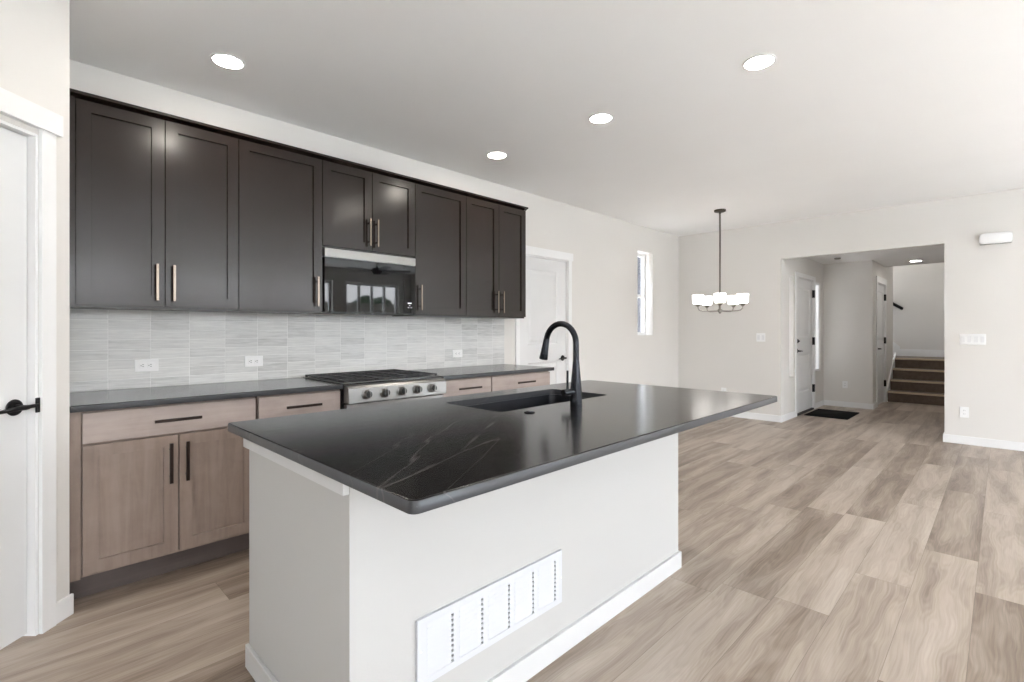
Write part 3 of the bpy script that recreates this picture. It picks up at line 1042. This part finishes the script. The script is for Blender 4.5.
dn = (path[-1] - path[-2]).normalized()
dn = (Vector((0, 0, -1)) + sd * 0.22).normalized()
MB().lathe([(0, 0.001), (0.0142, 0.001), (0.0148, 0.015), (0.0175, 0.06), (0.021, 0.098), (0.020, 0.103), (0, 0.103)], e1, dn, 24).build('spray_head', M['faucet'], fc)
mb = MB().lathe([(0, 0.0), (0.0155, 0.0), (0.0155, 0.06), (0.0145, 0.065), (0, 0.065)], fb + Vector((-0.018, 0.002, 0.06)), (-1, 0.1, 0), 22)
hb = mb.build('faucet_valve', M['faucet'], fc)
pv = fb + Vector((-0.055, 0.006, 0.066))
MB().tube([pv, pv + Vector((0, 0, 0.04)), pv + Vector((0, 0, 0.092))], [0.006, 0.005, 0.0048], 12).build('faucet_lever', M['faucet'], hb)

mb = MB().lathe([(0, 0.0004), (0.022, 0.0004), (0.0225, 0.003), (0.019, 0.005), (0.014, 0.0045), (0.013, 0.0065), (0, 0.007)], (1.505, 1.388, CT), (0, 0, 1), 28)
tag(mb.build('hole_cap', M['faucet']), 'small round black cap on the island top in front of the sink', 'cap')

# return-air grille on the island front
VX0, VX1, VZ0, VZ1 = 0.832, 1.497, 0.204, 0.405
vt = thing('vent_grille', 'wide white louvered return air grille low on the island front', 'vent', ((VX0 + VX1) / 2, IY0, VZ0))
mb = MB().box(VX0 + 0.03, VX1 - 0.012, IY0 - 0.004, IY0 - 0.0004, VZ0 + 0.012, VZ1 - 0.012)
mb.build('grille_back', M['slot'], vt)
yf = IY0 - 0.010
cols = []
pit = (VX1 - VX0 - 0.048) / 5
for i in range(5):
    a = VX0 + 0.034 + pit * i
    cols.append((a, a + pit - 0.024))
mb = MB()
yb = IY0 - 0.0042
mb.box(VX0, cols[0][0], yf, IY0 - 0.0004, VZ0, VZ1)
for i in range(4):
    mb.box(cols[i][1], cols[i + 1][0], yf, yb, VZ0 + 0.022, VZ1 - 0.022)
mb.box(cols[-1][1], VX1, yf, IY0 - 0.0004, VZ0, VZ1)
mb.box(cols[0][0], cols[-1][1], yf, IY0 - 0.0004, VZ1 - 0.022, VZ1)
mb.box(cols[0][0], cols[-1][1], yf, IY0 - 0.0004, VZ0, VZ0 + 0.022)
mb.build('grille_frame', M['grille'], vt)
NL = 10
for a, b in cols:
    mb = MB()
    hh = (VZ1 - VZ0 - 0.044) / NL
    for j in range(NL):
        z = VZ0 + 0.022 + hh * j
        mb.prism([(yf + 0.001, z + hh), (yf - 0.0008, z + hh * 0.10), (yf + 0.0004, z + 0.0004), (yb, z + hh * 0.7), (yb, z + hh)], a, b - 0.009, 'yz')
        mb.box(b - 0.009, b, yf, yb, z + hh * 0.55, z + hh)
    mb.build('louver_column', M['grille'], vt)
for sx_, sz_ in ((VX0 + 0.012, 0.31), (VX1 - 0.006, 0.30)):
    MB().lathe([(0, 0), (0.0035, 0), (0.003, 0.0015), (0, 0.0015)], (sx_, yf, sz_), (0, -1, 0), 12).build('screw', M['plastic'], vt)

# ------------------------------------------------------------------ outlets and switches


def outlet_h(label, x, z):
    """horizontal outlet with two sockets on the tile wall"""
    y = YK - 0.0095
    o = thing('outlet', label, 'outlet', (x, y, z))
    MB().box(x - 0.058, x + 0.058, y - 0.006, y, z - 0.036, z + 0.036).build('cover_plate', M['plastic'], o, 0.003)
    for s in (-0.019, 0.019):
        soc = MB().box(x + s - 0.0165, x + s + 0.0165, y - 0.0085, y - 0.0062, z - 0.0165, z + 0.0165).build('socket', M['plastic'], o, 0.003)
        mb = MB().box(x + s - 0.004, x + s + 0.005, y - 0.0092, y - 0.0086, z + 0.004, z + 0.0065)
        mb.box(x + s - 0.004, x + s + 0.005, y - 0.0092, y - 0.0086, z - 0.0075, z - 0.005)
        mb.box(x + s - 0.011, x + s - 0.007, y - 0.0092, y - 0.0086, z - 0.0025, z + 0.002)
        mb.build('socket_slots', M['slot'], soc)


outlet_h('white outlet on the tile backsplash nearest the pantry door', 0.570, 1.045)
outlet_h('white outlet on the tile backsplash just left of the range', 1.165, 1.044)
outlet_h('white outlet on the tile backsplash right of the range', 2.941, 1.040)


def plate_x(name, label, cat, x, y, z, w_, h_, gangs, kind):
    """vertical plate on a wall facing -x"""
    o = thing(name, label, cat, (x, y, z))
    MB().box(x - 0.006, x, y - w_ / 2, y + w_ / 2, z - h_ / 2, z + h_ / 2).build('cover_plate', M['plastic'], o, 0.003)
    for g in range(gangs):
        yc = y - w_ / 2 + (g + 0.5) * w_ / gangs
        if kind == 'switch':
            MB().box(x - 0.009, x - 0.0062, yc - 0.0165, yc + 0.0165, z - 0.033, z + 0.033).build('rocker', M['rocker'], o, 0.002)
        else:
            for s in (-0.02, 0.02):
                soc = MB().box(x - 0.0085, x - 0.0062, yc - 0.0165, yc + 0.0165, z + s - 0.0155, z + s + 0.0155).build('socket', M['plastic'], o, 0.003)
                mb = MB().box(x - 0.0092, x - 0.0086, yc - 0.0075, yc - 0.005, z + s - 0.004, z + s + 0.006)
                mb.box(x - 0.0092, x - 0.0086, yc + 0.005, yc + 0.0075, z + s - 0.004, z + s + 0.006)
                mb.build('socket_slots', M['slot'], soc)


XP = XB - 0.0004
plate_x('light_switch', 'wide white four-gang switch plate right of the hall opening', 'light switch', XP, 0.236, 1.158, 0.212, 0.118, 4, 'switch')
plate_x('light_switch', 'white double switch plate left of the hall opening', 'light switch', XP, 2.415, 1.16, 0.118, 0.118, 2, 'switch')
plate_x('outlet', 'white wall outlet low on the right of the hall opening', 'outlet', XP, 0.303, 0.353, 0.075, 0.118, 1, 'outlet')
plate_x('outlet', 'white wall outlet low under the chandelier, half behind the island top', 'outlet', XP, 2.93, 0.353, 0.075, 0.118, 1, 'outlet')
plate_x('outlet', 'white wall outlet on the entry wall above the black mat', 'outlet', XE - 0.0004, 1.845, 0.37, 0.075, 0.118, 1, 'outlet')

ch = thing('door_chime', 'white rounded chime box high on the wall right of the opening', 'door chime', (XB, 0.055, 2.24))
L = [[(XB - q, p[0], p[1]) for p in rrect(-0.075 + e, 0.185 - e, 2.182 + e, 2.300 - e, 0.04 - e, 6)] for q, e in ((0.0004, 0), (0.03, 0), (0.042, 0.006), (0.046, 0.014))]
MB().loops(L).build('chime_cover', M['plastic'], ch)
MB().box(XB - 0.02, XB - 0.001, -0.068, 0.178, 2.1805, 2.1817).build('sound_slot', M['slot'], ch)

# ------------------------------------------------------------------ lamps


def downlight(label, x, y, z=H, mat='lamp', r=0.072):
    o = thing('recessed_light', label, 'ceiling light', (x, y, z), 'recessed ceiling lights')
    MB().lathe([(r, 0), (r + 0.014, 0), (r + 0.013, -0.004), (r, -0.006)], (x, y, z - 0.0004), (0, 0, 1), 36, False).build('trim_ring', M['trim'], o)
    MB().lathe([(0, -0.002), (r, -0.002), (r, -0.004), (0, -0.005)], (x, y, z - 0.0004), (0, 0, 1), 36).build('diffuser', M[mat], o)


downlight('round lit recessed ceiling light above the wall cabinets nearest the pantry', 0.843, 3.04)
downlight('round lit recessed ceiling light nearest the camera, out over the open floor', 2.915, 0.96)
downlight('round lit recessed ceiling light in the middle, above the far end of the island', 2.904, 2.0)
downlight('round lit recessed ceiling light near the microwave, farthest along the cabinets', 2.895, 3.045)
downlight('round lit recessed ceiling light above the camera end of the island', 0.843, 2.0)
downlight('unseen ceiling light added above the upper stair flight to brighten it', 12.3, 2.6, 4.6, 'hall_lamp', 0.12)  # added out of view to brighten the stair walls
downlight('unseen ceiling light added high above the stair landing to brighten it', 12.3, 1.2, 4.6, 'hall_lamp', 0.12)  # also unseen, added so the landing wall gets enough light
downlight('unseen fill light added in the entry hall ceiling behind the opening header', 8.15, 1.2, HZ, 'hall_lamp')  # hidden lamp added to lift the light in the entry hall
downlight('round lit recessed light in the lower hall ceiling before the stairs', 10.25, 0.995, HZ, 'hall_lamp')

hd = thing('ceiling_sensor', 'small grey fixture on the entry hall ceiling above the black mat', 'sensor', (9.3, 1.87, HZ - 0.02))
MB().lathe([(0, -0.0004), (0.045, -0.0004), (0.045, -0.012), (0.03, -0.022), (0, -0.022)], (9.0, 1.82, HZ), (0, 0, 1), 24).build('sensor_cap', M['nickel'], hd)

cc = Vector((6.143, 2.476, 0))
cl = thing('chandelier', 'five-light nickel chandelier with lit white glass shades on a long rod', 'chandelier', (cc.x, cc.y, 1.45))
MB().lathe([(0, H - 0.0004), (0.068, H - 0.0004), (0.068, H - 0.02), (0.05, H - 0.028), (0.012, H - 0.03), (0.012, H - 0.05), (0, H - 0.05)], cc, (0, 0, 1), 32).build('canopy', M['bronze'], cl)
MB().tube([cc + Vector((0, 0, H - 0.05)), cc + Vector((0, 0, 1.60))], 0.011, 14).build('rod', M['rod'], cl)
MB().lathe([(0, 1.462), (0.012, 1.466), (0.017, 1.478), (0.026, 1.482), (0.03, 1.50), (0.026, 1.518), (0.016, 1.525), (0.014, 1.6), (0, 1.6)], cc, (0, 0, 1), 24).build('hub', M['nickel'], cl)
to_cam = math.atan2(-2.476, -6.143)
RA = 0.264
for i in range(5):
    a = to_cam + 2 * PI * i / 5
    dv = Vector((math.cos(a), math.sin(a), 0))
    path = [cc + dv * 0.02 + Vector((0, 0, 1.497)), cc + dv * 0.12 + Vector((0, 0, 1.494)), cc + dv * (RA - 0.06) + Vector((0, 0, 1.495)),
            cc + dv * (RA - 0.025) + Vector((0, 0, 1.503)), cc + dv * (RA - 0.006) + Vector((0, 0, 1.523)), cc + dv * RA + Vector((0, 0, 1.55))]
    arm = MB().tube(path, 0.0075, 12).build('arm', M['nickel'], cl)
    pc = cc + dv * RA
    MB().lathe([(0, 1.545), (0.012, 1.547), (0.02, 1.555), (0.036, 1.575), (0.036, 1.582), (0, 1.582)], pc, (0, 0, 1), 24).build('shade_cup', M['nickel'], arm)
    MB().lathe([(0.0, 1.583), (0.052, 1.583), (0.061, 1.592), (0.064, 1.61), (0.066, 1.694), (0.063, 1.694), (0.061, 1.61), (0.05, 1.589), (0, 1.588)], pc, (0, 0, 1), 28).build('glass_shade', M['shade'], arm)

# ------------------------------------------------------------------ entry mat
m_ = MB()
L = [[(p[0], p[1], z) for p in rrect(8.275 + e, 9.09 - e, 1.55 + e, 2.10 - e, 0.012, 4)] for z, e in ((0.0004, 0), (0.007, 0), (0.010, 0.004))]
tag(m_.loops(L).build('door_mat', M['rubber']), 'black rectangular door mat on the floor before the front door', 'mat')

# ------------------------------------------------------------------ ceiling fan of the living area (seen mirrored in the microwave)
fn = thing('ceiling_fan', 'dark five-blade ceiling fan mirrored in the black microwave door', 'ceiling fan', (5.2, -2.4, 2.4))
fcx = Vector((5.2, -2.4, 0))
MB().lathe([(0, H - 0.0004), (0.07, H - 0.0004), (0.06, H - 0.04), (0.015, H - 0.05), (0.015, 2.53), (0.09, 2.51), (0.1, 2.44), (0.07, 2.40), (0, 2.39)], fcx, (0, 0, 1), 28).build('motor', M['fan'], fn)
for i in range(5):
    a = 2 * PI * i / 5 + 0.5
    dv = Vector((math.cos(a), math.sin(a), 0))
    sv = Vector((-math.sin(a), math.cos(a), 0))
    L = []
    for r_, w_ in ((0.09, 0.025), (0.2, 0.06), (0.62, 0.07), (0.66, 0.05)):
        c = fcx + dv * r_ + Vector((0, 0, 2.47))
        L.append([c - sv * w_ + Vector((0, 0, -0.012)), c + sv * w_ + Vector((0, 0, 0.004)), c + sv * w_ + Vector((0, 0, 0.012)), c - sv * w_ + Vector((0, 0, -0.004))])
    MB().loops(L).build('fan_blade', M['fan'], fn)

# ------------------------------------------------------------------ outdoors behind the windows
g = MB().box(-60, 60, -80, YS - 0.3, -0.35, -0.3).box(-60, XW - 0.3, YS - 0.3, 40, -0.35, -0.3).box(XW - 0.3, 60, 5.0, 40, -0.35, -0.3)
struct('trim_2', g, M['grass'])
struct('bounce_slab', MB().box(-8, 12, -11.5, YS - 0.3, -0.2999, -0.04), M['bounce_patio'])  # unseen slab added outside to bounce sun through the windows onto the ceiling
mb = MB()
for k in range(60):
    x = -16 + k * 0.6
    mb.box(x, x + 0.585, -13.03, -13.0, -0.3, 2.45)
mb.box(-16, 20, -13.0, -12.96, 0.1, 0.2).box(-16, 20, -13.0, -12.96, 1.3, 1.4)
struct('trim_3', mb, M['fence'])
struct('sun_block_storey', MB().box(XW - 0.14, XB + TH, YS - 0.14, YK + TH, H + 0.1, 5.8), M['siding'])  # unseen block added to keep the sun off the neighbour wall
struct('sun_block_hall', MB().box(XB + TH, 10.7, YS - 0.14, YK + TH, 2.6, 5.8), M['siding'])  # extends the added sun block over the hall side
struct('wall_neighbour', MB().box(3.0, 11.2, 5.3, 5.5, -0.3, 6.0), M['siding'])
bm_ = MB()
rnd = random.Random(3)
for x, y, r_ in ((11.6, -22, 0.8), (12.5, -22, 1.1), (13.4, -22, 0.9), (14.1, -22, 1.2), (14.9, -22, 1.0), (15.8, -22, 0.8), (16.6, -22, 1.5), (17.6, -22, 0.9), (18.5, -22, 1.3), (19.6, -22, 1.0), (20.5, -24, 1.2)):
    for q in range(9):
        cx = x + rnd.uniform(-0.7, 0.7) * r_
        cz = 0.9 + r_ * rnd.uniform(0.1, 1.25)
        rr = r_ * rnd.uniform(0.35, 0.6)
        prof = [(rr * math.sin(PI * t / 8) * rnd.uniform(0.85, 1.1), -rr * math.cos(PI * t / 8)) for t in range(9)]
        bm_.lathe(prof, (cx, y + rnd.uniform(-0.5, 0.5) * r_, cz), (rnd.uniform(-.3, .3), rnd.uniform(-.3, .3), 1), 11)
tl = bm_.build('tree_foliage', M['leaf'])
tl['kind'] = 'stuff'
tag(tl, 'distant dark green trees beyond the fence, mirrored in the microwave', 'trees')
